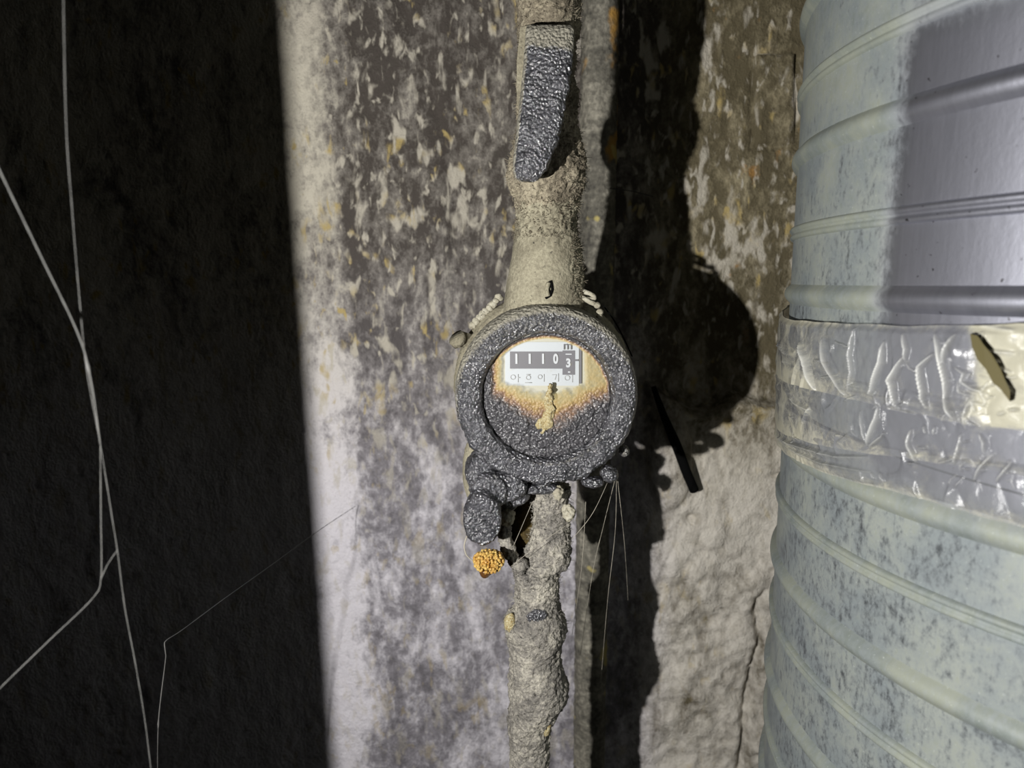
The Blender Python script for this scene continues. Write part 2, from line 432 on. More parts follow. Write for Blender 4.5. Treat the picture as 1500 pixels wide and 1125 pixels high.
# ------------------------------------------------------------------ the shaft
WY = 0.70
def wall_back():
    xs = np.concatenate([[-0.9, -0.75], np.arange(-0.62, 0.62, 0.0028), [0.7, 0.8]])
    zs = np.concatenate([[0.0, 0.3, 0.55], np.arange(0.66, 1.56, 0.0028), [1.75, 2.1, 2.45]])
    X, Z = np.meshgrid(xs, zs)
    co = np.stack([X.ravel(), np.full(X.size, WY), Z.ravel()], 1)
    px, py = to_px(co)
    big = fbm(co*np.array([1, 1, 0.7]), 7, 3, 4.0); mid = fbm(co*np.array([1, 1, 0.6]), 34, 3, 9.0); fin = nz(co, 150, 2.0)
    h = 0.003*big + 0.0016*mid + 0.0005*fin
    # the lower, rougher pour of concrete to the right of the pipes, with a lip at its top
    edge = np.interp(px, [900, 945, 975, 1010, 1040, 1065, 1100, 1145, 1300], [545, 555, 572, 592, 590, 574, 580, 594, 600]) + 5*mid
    lowr = sstep(-4, 9, py-edge)*sstep(915, 960, px)*(1 - 0.75*sstep(760, 1050, py))
    h += 0.016*lowr + 0.006*np.exp(-((py-edge-10)/12.0)**2)*sstep(930, 960, px)
    # a shallow hollow just above the lip
    h -= 0.006*np.exp(-(((px-1010)/50.0)**2 + ((py-555)/24.0)**2))
    # rounded lump of mortar
    l = 1 - np.maximum(((px-975)/34.0)**2, 0) - ((py-665)/74.0)**2
    h += 0.013*np.sqrt(np.clip(l, 0, 1))
    # lumpy rough cast lower right
    rough = sstep(720, 800, py)*sstep(930, 980, px)
    h += rough*(0.006*fbm(co, 19, 3, 21.0) + 0.003*fbm(co, 60, 2, 17.0))
    # the shallow rectangular patch near the duct
    ins = np.minimum(np.minimum(px-1104, 1166-px), np.minimum(py-76, 214-py))
    h += 0.004*sstep(0, 5, ins) - 0.004*np.exp(-(ins/3.5)**2)*(py < 232)*(ins > -14)
    # crack running down beside the duct
    cx = np.interp(py, [690, 850, 880, 930, 970, 1040, 1120], [1140, 1122, 1103, 1110, 1102, 1091, 1085]) + 2.5*fin
    h -= 0.011*np.exp(-((px-cx)/5.0)**2)*sstep(850, 870, py)
    h -= 0.008*np.exp(-(((px-1008)/9.0)**2 + ((py-752)/7.0)**2))
    h -= 0.008*np.exp(-(((px-1132)/12.0)**2 + ((py-690)/4.0)**2))
    co[:, 1] -= h
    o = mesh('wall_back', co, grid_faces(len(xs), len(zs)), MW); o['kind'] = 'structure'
    o['label'] = 'soot-streaked concrete wall behind the water meter'
    return o
wall_back()
def slab(name, a, b, mat=MC):
    (x0, y0, z0), (x1, y1, z1) = a, b
    v = [(x0, y0, z0), (x1, y0, z0), (x1, y1, z0), (x0, y1, z0), (x0, y0, z1), (x1, y0, z1), (x1, y1, z1), (x0, y1, z1)]
    f = [(0, 3, 2, 1), (4, 5, 6, 7), (0, 1, 5, 4), (1, 2, 6, 5), (2, 3, 7, 6), (3, 0, 4, 7)]
    o = mesh(name, v, f, mat, smooth=False); o['kind'] = 'structure'; return o
slab('floor', (-0.95, -1.2, -0.05), (0.85, 0.74, 0.0))
slab('ceiling', (-0.95, 0.16, 2.45), (0.85, 0.74, 2.5))
slab('wall_right', (0.8, 0.16, 0.0), (0.85, 0.74, 2.45))
slab('wall_left', (-0.95, 0.16, 0.0), (-0.9, 0.74, 2.45))
# jamb of the access opening: its edge throws the left of the wall into shade
XS = 0.5*(P(412, 0, WY).x + P(490, 1125, WY).x)
JY = 0.225
XJ = LIGHT[0] + (XS - LIGHT[0])*(JY - LIGHT[1])/(WY - LIGHT[1])
slab('wall_front', (-0.9, JY-0.03, 0.0), (XJ, JY, 2.45))

# ------------------------------------------------------------------ conduit half sunk in the wall
def conduit():
    n = 420; v = []
    z0, z1 = 0.0, 2.45
    a = P(879, 0, WY); b = P(862, 1125, WY); sl = (a.x-b.x)/(a.z-b.z)
    zz = np.concatenate([[0.0, 0.4], np.linspace(0.62, 1.6, n), [2.0, 2.45]])
    for z in zz:
        xc = a.x + sl*(z-a.z)
        for s in range(36):
            t = 2*math.pi*s/36
            v.append((xc + 0.0165*math.cos(t), WY-0.004 + 0.0165*math.sin(t), z))
    o = mesh('rusty_conduit', v, grid_faces(36, len(zz), close_u=True), MCON)
    roughen(o, lambda co: 0.0009*fbm(co, 120, 3, 3.3) + 0.0006*fbm(co, 330, 2, 5.5))
    tag(o, 'narrow rust-spotted conduit sunk in the wall behind the meter pipe', 'conduit')
conduit()

# ------------------------------------------------------------------ water pipe, valve and meter
PY = 0.485
def fuzz(name, parent, src, count, ln, mat, sel=None, seed=1):
    r = random.Random(seed); co = coords(src); no = normals(src)
    idx = list(range(len(co)))
    if sel is not None: idx = [i for i in idx if sel(co[i])]
    idx = [i for i in idx if no[i][1] < 0.25]
    dat = []
    for _ in range(count):
        i = r.choice(idx); p = Vector(co[i]); n = Vector(no[i])
        d = (n*0.7 + Vector((r.uniform(-1, 1), r.uniform(-1, 1), r.uniform(-1, 1)))).normalized()
        l = ln*r.uniform(0.4, 1.3)
        e = Vector((r.uniform(-1, 1), r.uniform(-1, 1), r.uniform(-1, 1)))*l*0.5
        q = [p - n*0.0003, p + d*l*0.5 + e*0.3, p + d*l + e]
        dat.append(tube_data(q, [0.00022, 0.00018, 0.00010], 3, caps=False))
    v, f = join_data(dat); o = mesh(name, v, f, mat, parent); o['kind'] = 'stuff'; return o

sp = thing('supply_pipe', 'crusted vertical water pipe entering the top of the valve', 'pipe')
rows = profile_rows([(-70, 757, 852), (0, 757, 852), (30, 756, 851), (58, 759, 848)], PY, 0.0009)
top = rows[0]
rows = [(Vector((top[0].x + 0.004, PY, 2.45)), 0.019), (Vector((top[0].x + 0.001, PY, 1.7)), 0.020)] + rows
o = spin_profile('pipe_run', rows, 150, MCRUST, sp); roughen(o, crust_fn(seed=1.1))
fuzz('dust_fuzz', sp, o, 500, 0.0022, MCRUST, lambda c: c[2] < 1.50, 3)
settle(sp, (rows[-1][0].x, PY, rows[-1][0].z))

va = thing('shutoff_valve', 'dust-caked shut-off valve with a black lever above the water meter', 'valve')
rows = profile_rows([(52, 764, 842), (70, 760, 842), (120, 758, 844), (190, 757, 847), (218, 752, 852), (232, 745, 858), (248, 742, 860),
                     (272, 744, 859), (284, 749, 853), (294, 755, 848), (303, 757, 846)], PY, 0.0008)
o = spin_profile('valve_body', rows, 170, MCRUST, va); roughen(o, crust_fn(0.0018, 0.0016, 0.0009, seed=2.7))
fuzz('dust_fuzz', va, o, 1900, 0.0024, MCRUST, None, 5)
def handle():
    # cross-sections from the pivot at the top to the free end; px centre, half width px, depth of the front face, thickness
    secs = [(36, 805, 33, 0.4555, 0.010), (42, 806, 36, 0.4525, 0.013), (60, 806, 36.5, 0.4505, 0.0145), (90, 803.5, 36.5, 0.4475, 0.015),
            (130, 799, 35.5, 0.4445, 0.015), (170, 793, 34, 0.4415, 0.015), (205, 786.5, 31.5, 0.439, 0.015), (232, 780, 28, 0.4375, 0.0145),
            (250, 776, 24.5, 0.437, 0.013), (260, 774, 19, 0.438, 0.010), (266, 773, 9, 0.441, 0.005)]
    ys = np.array([s[0] for s in secs], float)
    v = []; n = 190; seg = 130
    tt = []
    for j in range(n):
        y = 36 + 230.0*j/(n-1)
        cx, hw, fy, th = [float(np.interp(y, ys, [s[k] for s in secs])) for k in (1, 2, 3, 4)]
        a = P(cx-hw, y, fy); b = P(cx+hw, y, fy); c = (a+b)/2; ux = (b-a).length/2
        for s in range(seg):
            t = 2*math.pi*s/seg; cs, sn = math.cos(t), math.sin(t)
            e = 0.42
            qx = math.copysign(abs(cs)**e, cs)*ux; qy = math.copysign(abs(sn)**e, sn)*th/2
            v.append((c.x+qx, fy + th/2 + qy, c.z)); tt.append((y, cs, sn))
    f = grid_faces(seg, n, close_u=True); f = [tuple(reversed(q)) for q in f]
    f.append(tuple(range(seg))); f.append(tuple(reversed([(n-1)*seg+s for s in range(seg)])))
    o = mesh('lever_grip', v, f, MTAR, va)
    o['label'] = 'black tarry rubber lever grip with a dusty top'
    tt = np.array(tt)
    d = 1 - sstep(56, 84, tt[:, 0] - 8*tt[:, 1])
    side = sstep(-0.55, -0.9, tt[:, 1]); back = sstep(0.2, 0.6, tt[:, 2])
    d = np.maximum(np.maximum(d, 0.8*side), 0.8*back)
    co = coords(o); no = normals(o)
    h = tar_fn(0.0009, 3.1, 330)(co) + 0.0007*fbm(co*np.array([1, 1, 0.6]), 130, 2, 8.0)
    h *= (1 - 0.75*np.clip(d, 0, 1)); setco(o, co + no*h[:, None]); attr(o, 'dust', d)
    # flat steel lever behind the grip, dusted tan
    pts = [(762, 40), (778, 36), (838, 40), (842, 60), (838, 120), (800, 190), (768, 190), (757, 150), (757, 90)]
    v = [P(x, y, 0.4635) for x, y in pts] + [P(x, y, 0.4695) for x, y in pts]; k = len(pts)
    f = [tuple(reversed(range(k))), tuple(range(k, 2*k))] + [(i, (i+1) % k, k+(i+1) % k, k+i) for i in range(k)]
    mesh('lever_plate', v, f, MNECK, va, smooth=False)
    # pivot bolt that carries the lever
    a = P(805, 74, 0.467); v, f = tube_data([a + Vector((0, 0.03, 0)), a], [0.009, 0.009], 12)
    mesh('pivot_stem', v, f, MCRUST, va)
handle()
settle(va, (rows[-1][0].x, PY, rows[-1][0].z))

wm = thing('water_meter', 'round tar-crusted water meter reading 1110 on its stained dial', 'water meter')
FY = 0.45
MCN = P(801, 583, FY)
RO = (P(937, 583, FY) - P(665, 583, FY)).length/2
RI = 0.697*RO
# neck casting between valve and meter
rows = profile_rows([(298, 757, 846), (320, 757, 845), (335, 755, 846), (350, 753, 849), (380, 748, 853), (410, 742, 855), (435, 738, 857), (456, 736, 859)], PY, 0.0008)
o = spin_profile('inlet_neck', rows, 170, MNECK, wm)
def neckfn(co):
    _, py = to_px(co); k = 1 - 0.8*sstep(335, 375, py)
    px, _ = to_px(co); k = np.maximum(k, 0.75*sstep(815, 850, px))
    return crust_fn(0.0014, 0.0014, 0.0008, seed=4.2)(co)*k
roughen(o, neckfn)
fuzz('dust_fuzz', wm, o, 1100, 0.0022, MCRUST, lambda c: c[2] > P(0, 360, PY).z or c[0] > P(832, 400, PY).x, 9)
# crack and dust burr at the foot of the neck
tube('dust_burr', resample([P(804, 414, 0.459), P(801, 424, 0.4585), P(803, 434, 0.458)], 0.002), 0.0014, 8, MNECK, wm)
tube('crack', resample([P(806, 411, 0.4595), P(809, 424, 0.459), P(806, 433, 0.4585), P(799, 437, 0.458)], 0.002), 0.0008, 6, MBLK, wm)
# cast body
body = dense_profile([(RO*0.80, 0.575), (RO*0.95, 0.565), (RO*1.0, 0.545), (RO*1.04, 0.514), (RO*1.055, 0.509), (RO*1.055, 0.4965), (RO*1.02, 0.493), (RO*0.965, 0.488), (RO*0.965, 0.468)], 0.0015)
o = lathe_y('body', body, MCN, 200, MNECK, wm); roughen(o, crust_fn(0.0006, 0.0006, 0.0004, seed=6.0))
v = []
bk = [(0.0, 0.577), (RO*0.5, 0.577), (RO*0.82, 0.574)]
lathe_y('body_back', [(0.0005, 0.577), (RO*0.82, 0.574)], MCN, 60, MNECK, wm)
# bezel ring with its coat of tar
pr = dense_profile([(RO*0.985, 0.477), (RO*1.0, 0.47), (RO*1.0, 0.458), (RO*0.985, 0.4525), (RO*0.95, 0.4495), (RO*0.90, 0.4485), (RO*0.80, 0.4485),
                    (RO*0.735, 0.4495), (RI*1.01, 0.4525), (RI*0.995, 0.458), (RI*0.99, 0.47)], 0.0006)
seg = 420
o = lathe_y('bezel', pr, MCN, seg, MTAR, wm)
co = coords(o); no = normals(o); px, py = to_px(co)
rr = np.hypot(co[:, 0]-MCN.x, co[:, 2]-MCN.z)/RO
ang = np.degrees(np.arctan2(co[:, 2]-MCN.z, co[:, 0]-MCN.x)) % 360
topd = sstep(0.05, 0.9, (co[:, 2]-MCN.z)/RO)
botd = sstep(0.1, -0.8, (co[:, 2]-MCN.z)/RO)
d = 0.28 + 0.10*topd + 0.45*topd*sstep(0.88, 0.96, rr) + 0.35*sstep(0.93, 0.985, rr)*(1-botd) - 0.30*botd
d += 0.42*np.exp(-((rr-0.74)/0.035)**2)*sstep(-0.2, -0.6, (co[:, 2]-MCN.z)/RO)*sstep(-0.5, -0.1, (co[:, 0]-MCN.x)/RO)
flat = np.exp(-((rr-0.95)/0.06)**2)*sstep(295, 310, ang)*0 + sstep(0.90, 0.93, rr)*(((ang > 325) | (ang < 22)).astype(float))
h = tar_fn(0.0008, 7.7, 430)(co)*(0.45 + 0.95*botd)*(1 - 0.8*flat)
h += 0.0030*botd*np.clip(fbm(co, 75, 3, 12.0), -0.3, 1)*sstep(0.88, 1.0, rr)
setco(o, co + no*h[:, None]); attr(o, 'dust', d - 0.15*flat)
# gasket line between bezel and body
lathe_y('clamp_ring', dense_profile([(RO*0.96, 0.4895), (RO*1.022, 0.4885), (RO*1.03, 0.4845), (RO*0.96, 0.4825)], 0.002), MCN, 160, MNECK, wm)
# dial plate, print and counter
DY = 0.4605
lathe_y('dial_plate', [(RI*1.02, DY), (RI*0.5, DY), (0.0003, DY)], MCN, 96, MDIAL, wm)
def plate(name, x0, y0, x1, y1, Y, th, mat, parent=wm):
    q = [P(x0, y0, Y), P(x1, y0, Y), P(x1, y1, Y), P(x0, y1, Y)]
    v = q + [p + Vector((0, th, 0)) for p in q]
    return mesh(name, v, [(3, 2, 1, 0), (4, 5, 6, 7), (0, 1, 5, 4), (1, 2, 6, 5), (2, 3, 7, 6), (3, 0, 4, 7)], mat, parent, smooth=False)
MLAB = simple('label_white', (0.43, 0.46, 0.49), 0.5)
RF = plate('register_frame', 740, 501, 848, 565, DY-0.0006, 0.0008, MLAB)
CW = plate('counter_window', 747, 515, 841, 540, DY-0.0010, 0.0006, MCOUNT)
LW = plate('last_drum_window', 824, 513.5, 842, 549, DY-0.0011, 0.0006, MCOUNT)
plate('frame_edge', 849, 503, 852, 562, DY-0.0012, 0.0012, MCOUNT, RF)
plate('pointer_notch', 842, 526.5, 847, 529, DY-0.0014, 0.0004, MCOUNT, RF)
plate('grey_mark', 757, 574, 771, 591, DY-0.0008, 0.0006, simple('mark_grey', (0.25, 0.28, 0.27), 0.5))
def glyph(name, ch, px, py, hpx, wsc, mat, Y=DY-0.0017, bold=0.0, parent=None):
    cu = bpy.data.curves.new(name, 'FONT'); cu.body = ch; cu.align_x = 'CENTER'; cu.align_y = 'CENTER'
    cu.size = 1.0; cu.extrude = 0.01; cu.offset = bold
    tmp = bpy.data.objects.new(name, cu); COL.objects.link(tmp)
    bpy.context.view_layer.update()
    me = bpy.data.meshes.new_from_object(tmp.evaluated_get(bpy.context.evaluated_depsgraph_get()))
    bpy.data.objects.remove(tmp)
    n = len(me.vertices); c = np.empty(n*3); me.vertices.foreach_get('co', c); c = c.reshape(-1, 3)
    lo_, hi_ = c.min(0), c.max(0); ctr = (lo_+hi_)/2; s = hpx*pxm(Y)*0.99/(hi_[1]-lo_[1])
    p = P(px, py, Y)
    new = np.stack([p.x + (c[:, 0]-ctr[0])*s*wsc, np.full(n, Y) - (c[:, 2]-ctr[2])*0.006, p.z + (c[:, 1]-ctr[1])*s], 1)
    me.vertices.foreach_set('co', new.ravel()); me.update(); me.materials.clear()
    return link(name, me, mat, parent or wm)
for x in (756.5, 776, 795.5): glyph('digit', '1', x, 525.5, 15.5, 0.85, MDIG, bold=0.045, parent=CW)
glyph('digit', '0', 814, 525.5, 15.5, 0.72, MDIG, bold=0.045, parent=CW)
glyph('digit', '3', 832.5, 531.5, 14, 0.85, MDIG, bold=0.045, parent=LW)
plate('digit_remnant', 828.5, 518, 837.5, 519.6, DY-0.0017, 0.0004, MDIG, LW)
plate('digit_remnant', 832, 544, 835.5, 546, DY-0.0017, 0.0004, MDIG, LW)
glyph('unit_letter', 'm', 831.5, 508, 8.5, 1.0, MCOUNT, parent=RF)
def stroke(pts, closed=False, r=0.00026):
    q = [P(x, y, DY-0.0009) for x, y in pts]
    if closed: q.append(q[0])
    return tube_data(q, r, 5)
def ring_pts(cx, cy, r, n=14): return [(cx+r*math.cos(6.2832*i/n), cy+r*math.sin(6.2832*i/n)) for i in range(n)]
# faint row of Korean letters under the counter
for L in ([stroke(ring_pts(751.5, 552.5, 3.4), True), stroke([(759, 548), (759, 560)]), stroke([(759, 553), (762, 553)])],
          [stroke(ring_pts(774, 553, 3.2), True), stroke([(769, 560.5), (779, 560.5)]), stroke([(771, 548.5), (777, 548.5)])],
          [stroke(ring_pts(791, 552, 3.0), True), stroke([(797, 548), (797, 559)])],
          [stroke([(809, 549), (815, 549), (813, 556)]), stroke([(818, 547), (818, 559)])],
          [stroke(ring_pts(831, 553.5, 3.6), True), stroke([(838.5, 548), (838.5, 560)])]):
    v, f = join_data(L); mesh('printed_letter', v, f, MINK, RF)
# dial glass and the tar that has run over it
def cover():
    nr, na = 110, 330; v = []
    for j in range(nr):
        r = RI*0.992*(j+0.15)/(nr-0.85)
        for i in range(na):
            a = 2*math.pi*i/na
            v.append((MCN.x + r*math.cos(a), 0.4575 - 0.0022*(1-(r/RI)**2) + 0.0, MCN.z + r*math.sin(a)))
    f = grid_faces(na, nr, close_u=True); f.append(tuple(range(na-1, -1, -1)))
    o = mesh('dial_glass', v, f, MCOV, wm)
    co = coords(o); px, py = to_px(co)
    n1 = fbm(co, 150, 3, 5.0)
    low = (py - (558 + 10*np.cos((px-800)/30)))/np.clip(78 - 0.42*np.abs(px-812), 40, 90)
    lef = (737-px)/22.0; rig = (px-884)/10.0; tr = sstep(862, 876, px)*sstep(530, 512, py)*0.55
    rad = (np.hypot(px-799, (py-585)*1.02) - 89)/9.0
    g = np.maximum.reduce([low, lef, rig, rad, tr]) + 0.10*n1
    yel = 0.26*sstep(852, 860, px) + 0.20*sstep(500, 494, py)   # amber stain at the right edge and under the top rim
    g = np.clip(np.maximum(g, yel), 0, 1.2)
    tar = sstep(0.55, 0.95, g)
    h = tar*(0.0016 + tar_fn(0.0009, 9.1, 430)(co) + 0.0012*fbm(co, 90, 2, 3.0))
    co[:, 1] -= h; setco(o, co); attr(o, 'grime', np.clip(g, 0, 1))
cover()
# cream crust streak up the middle of the glass
pts = [(806, 562), (805, 575), (803, 588), (806, 600), (802, 612), (797, 624), (793, 634)]; wd = [0.8, 3.5, 6, 7.5, 10, 13, 2]
v = []; n = 60; seg = 26
for j in range(n):
    t = j/(n-1)*(len(pts)-1); cx = np.interp(t, range(7), [p[0] for p in pts]); cy = np.interp(t, range(7), [p[1] for p in pts]); wv = np.interp(t, range(7), wd)
    c = P(cx, cy, 0.4548)
    for s in range(seg):
        a = 2*math.pi*s/seg; v.append((c.x + wv*pxm(FY)*math.cos(a), c.y - 0.0016*math.sin(a), c.z))
f = grid_faces(seg, n, close_u=True); o = mesh('mineral_streak', v, f, MCR, wm)
roughen(o, lambda co: 0.0013*fbm(co, 330, 3, 2.0) + 0.0008*(0.5-vor(co, 700, 1.0)))
# lug at lower left with its drop-shaped lobe of tar
def blob(name, cx, cy, Y, rx, rz, ry, mat, parent, amp=0.0011, dust=0.05, seed=1.0, nu=90, nv=60, s=360, flat=None):
    c = P(cx, cy, Y); k = pxm(Y)
    v, f = ellipsoid(c, rx*k, ry, rz*k, nu, nv)
    if flat: v = [(a, c.y + max(-flat, min(flat, b-c.y)), d) for a, b, d in v]
    o = mesh(name, v, f, mat, parent); co = coords(o); no = normals(o)
    setco(o, co + no*(tar_fn(amp*0.55, seed, s*1.5)(co) + amp*0.6*fbm(co, 90, 2, seed))[:, None])
    if mat is MTAR: attr(o, 'dust', np.full(len(co), dust))
    return o
def fused(name, parts, vox, mat, parent, amp, dust, seed):
    dat = []
    for cx, cy, Y, rx, rz, ry, flat in parts:
        c = P(cx, cy, Y); k = pxm(Y); v, f = ellipsoid(c, rx*k, ry, rz*k, 40, 26)
        dat.append(([(a, c.y + max(-flat, min(flat, b-c.y)), d) for a, b, d in v], f))
    v, f = join_data(dat); tmp = mesh(name, v, f)
    m = tmp.modifiers.new('r', 'REMESH'); m.mode = 'VOXEL'; m.voxel_size = vox
    m2 = tmp.modifiers.new('s', 'SMOOTH'); m2.factor = 0.6; m2.iterations = 22
    bpy.context.view_layer.update()
    me = bpy.data.meshes.new_from_object(tmp.evaluated_get(bpy.context.evaluated_depsgraph_get()))
    bpy.data.objects.remove(tmp); me.polygons.foreach_set('use_smooth', [True]*len(me.polygons))
    o = link(name, me, mat, parent); co = coords(o); no = normals(o)
    setco(o, co + no*(tar_fn(amp, seed, 480)(co) + amp*0.9*fbm(co, 110, 2, seed))[:, None])
    attr(o, 'dust', np.full(len(co), dust)); return o
fused('lug', [(707, 757, 0.449, 30, 44, 0.020, 0.0085), (717, 715, 0.460, 30, 30, 0.022, 0.010), (705, 690, 0.468, 24, 36, 0.020, 0.011), (735, 708, 0.466, 40, 26, 0.022, 0.011),
              (752, 722, 0.470, 26, 20, 0.014, 0.009)], 0.0009, MTAR, wm, 0.0008, 0.04, 3.0)
blob('lug_flank', 694, 690, 0.492, 17, 52, 0.013, MNECK, wm, 0.0006, 0, 6.0, 60, 50)
blob('hinge_knuckle', 892, 693, 0.467, 14, 13, 0.008, MTAR, wm, 0.0010, 0.22, 9.0, 60, 40, 420)
blob('hinge_pin', 914, 660, 0.47, 8, 9, 0.006, MTAR, wm, 0.0008, 0.5, 4.0, 40, 26, 420)
blob('bottom_drip', 868, 706, 0.466, 18, 9, 0.007, MTAR, wm, 0.0010, 0.1, 14.0, 60, 30, 420)
blob('bottom_drip', 790, 714, 0.468, 34, 9, 0.008, MTAR, wm, 0.0010, 0.1, 15.0, 80, 30, 420)
# side screw
v, f = tube_data([P(693, 502, 0.492), P(672, 496, 0.486)], [0.0052, 0.0056], 6); o = mesh('side_screw', v, f, MNECK, wm, smooth=False)
tube('screw_head', [P(674, 500, 0.486), P(668, 494, 0.484)], [0.0062, 0.0060], 10, MNECK, wm)
settle(wm, (MCN.x, PY, MCN.z - RO))

# outlet pipe below the meter
op = thing('outlet_pipe', 'scaly corroded pipe hanging below the water meter', 'pipe')
prof = [(712, 774, 836), (735, 779, 834), (760, 780, 833), (790, 776, 834), (812, 766, 835), (822, 755, 835), (827, 754, 831), (831, 753, 822),
        (850, 754, 818), (870, 754, 819), (886, 753, 820), (895, 747, 824), (906, 739, 829), (922, 740, 831), (938, 743, 826), (960, 745, 822), (985, 746, 827),
        (1005, 746, 833), (1022, 745, 831), (1042, 743, 818), (1060, 743, 808), (1090, 746, 803), (1125, 748, 805), (1200, 748, 806)]
rows = profile_rows(prof, PY, 0.0009); e = rows[-1]
rows += [(Vector((e[0].x, PY, 0.4)), 0.013), (Vector((e[0].x, PY, 0.0)), 0.013)]
o = spin_profile('pipe_run', rows, 140, MLOW, op); roughen(o, crust_fn(0.0015, 0.0013, 0.0007, seed=13.0))
fuzz('dust_fuzz', op, o, 700, 0.003, MLOW, lambda c: c[2] > P(0, 930, PY).z, 21)
blob('tar_spot', 787, 903, 0.4705, 17, 14, 0.0035, MTAR, op, 0.0012, 0.0, 22.0, 60, 36)
blob('lime_patch', 747, 912, 0.475, 10, 16, 0.004, MCR, op, 0.0010, 0.0, 23.0, 40, 30)
blob('lime_flake', 800, 1062, 0.473, 8, 22, 0.003, MCR, op, 0.0008, 0.0, 24.0, 40, 30)
# dust-caked strand of old packing beside the pipe, a dark gap behind it
pts = resample([P(757, 729, 0.469), P(745, 740, 0.471), P(740, 765, 0.475), P(742, 795, 0.475), P(752, 822, 0.473), P(770, 834, 0.471)], 0.0008)
o = tube('packing_strand', pts, [0.0034 + 0.0014*math.sin(i*0.21)**2 for i in range(len(pts))], 40, MLOW, op); roughen(o, crust_fn(0.0016, 0.0016, 0.0008, seed=31.0))
pts = resample([P(775, 715, 0.502), P(768, 750, 0.5), P(766, 790, 0.5), P(772, 822, 0.5)], 0.002)  # dark tube added behind the gap in place of its shade
o = tube('gap_shade_tube', pts, [0.011]*len(pts), 30, MBROWN, op); roughen(o, crust_fn(0.001, 0.001, 0.0006, seed=33.0))
blob('dust_tuft', 744, 757, 0.467, 10, 13, 0.005, MWIRE, op, 0.0022, 0, 41.0, 50, 34, 300)
blob('dust_tuft', 832, 752, 0.471, 9, 13, 0.005, MWIRE, op, 0.0022, 0, 42.0, 50, 34, 300)
blob('dust_tuft', 818, 722, 0.465, 9, 12, 0.005, MWIRE, op, 0.0022, 0, 43.0, 50, 34, 300)
settle(op, (e[0].x, PY, 0.0))

# ------------------------------------------------------------------ sealing wires, resin, shadow streak
sw = thing('seal_wire', 'pale dusty coil of sealing wire on the upper right of the meter', 'wire')
pts = resample([P(836, 431, 0.482), P(848, 427, 0.477), P(864, 430, 0.474), P(871, 437, 0.473), P(858, 438, 0.473), P(847, 432, 0.474), P(862, 441, 0.471), P(874, 447, 0.468)], 0.001)
o = tube('coil', pts, 0.00145, 10, MWIRE, sw); roughen(o, crust_fn(0.0004, 0.0004, 0.0003, seed=51))
for i, (x, y, Y, r) in enumerate([(875, 447, 0.467, 5.0), (879, 457, 0.465, 5.6), (878, 464, 0.464, 5.2)]):
    v, f = ellipsoid(P(x, y, Y), r*pxm(Y), 0.0026, r*pxm(Y)*0.8, 24, 16); o = mesh('lead_bead', v, f, MWIRE, sw); roughen(o, crust_fn(0.0003, 0.0004, 0.0003, seed=52+i))
tube('loose_end', resample([P(884, 448, 0.47), P(900, 470, 0.474), P(914, 496, 0.48), P(926, 522, 0.486)], 0.003), 0.0005, 6, MBLK, sw)
settle(sw, P(864, 445, 0.475))
kw = thing('knotted_wire', 'whitish knotted wire along the upper left shoulder of the meter', 'wire')
for i in range(9):
    t = i/8; p = P(731-38*t, 436+40*t, 0.5-0.004*t)
    v, f = ellipsoid(p, 0.0030-0.0004*(i % 2), 0.0026, 0.0027, 18, 12); o = mesh('knot', v, f, MWIRE, kw); roughen(o, crust_fn(0.0006, 0.0008, 0.0004, seed=60+i))
settle(kw, P(695, 476, 0.496))

rs = thing('resin_drip', 'golden beaded resin blob hanging under the black lug', 'resin')
c = P(716, 821, 0.455); k = pxm(0.455)
v, f = ellipsoid(c, 21*k, 0.007, 15*k, 30, 20); o = mesh('core', v, f, MAMB, rs)
dat = []; r = random.Random(4)
for i in range(230):
    a = i*2.39996 + r.uniform(-.25, .25); zz = max(-1, min(1, 1 - 2*(i+0.5)/230 + r.uniform(-.06, .06))); q = math.sqrt(1-zz*zz)
    p = Vector((c.x + 23*k*q*math.cos(a), c.y + 0.0085*q*math.sin(a), c.z + 17*k*zz - 3*k*(1-q)))
    dat.append(ellipsoid(p, *([k*r.uniform(1.6, 3.1)]*3), 10, 8))
v, f = join_data(dat); o = mesh('beads', v, f, MAMB, rs); o['kind'] = 'stuff'
pts = resample([P(712, 834, 0.4545), P(711, 841, 0.4545), P(712, 846, 0.4545)], 0.0006); n = len(pts)
tube('hanging_drop', pts, [0.0045*(1-i/(n-1))**0.7 + 0.0011 for i in range(n)], 14, simple('dark_amber', (0.10, 0.045, 0.015), 0.08), rs)
settle(rs, P(712, 848, 0.467))
v, f = tube_data(resample([P(684, 785, 0.467), P(680, 800, 0.465), P(684, 814, 0.465), P(694, 822, 0.466)], 0.002), 0.0005, 6)
tag(mesh('silk_thread', v, f, MDWEB), 'single pale curved thread left of the golden resin blob', 'thread')

pts = resample([P(957, 566, 0.664), P(972, 608, 0.660), P(992, 655, 0.663), P(1005, 690, 0.666), P(1017, 718, 0.671)], 0.003); n = len(pts)  # dark line of shadow beside the meter, shaped as a solid black bar
o = tube('shadow_streak', pts, [0.0022 + 0.0024*min(1, i/(n*0.5)) for i in range(n)], 14, MBLK)
tag(o, 'short black streak of shadow, built as a solid bar, slanting across the pale mortar lump right of the meter', 'shadow')

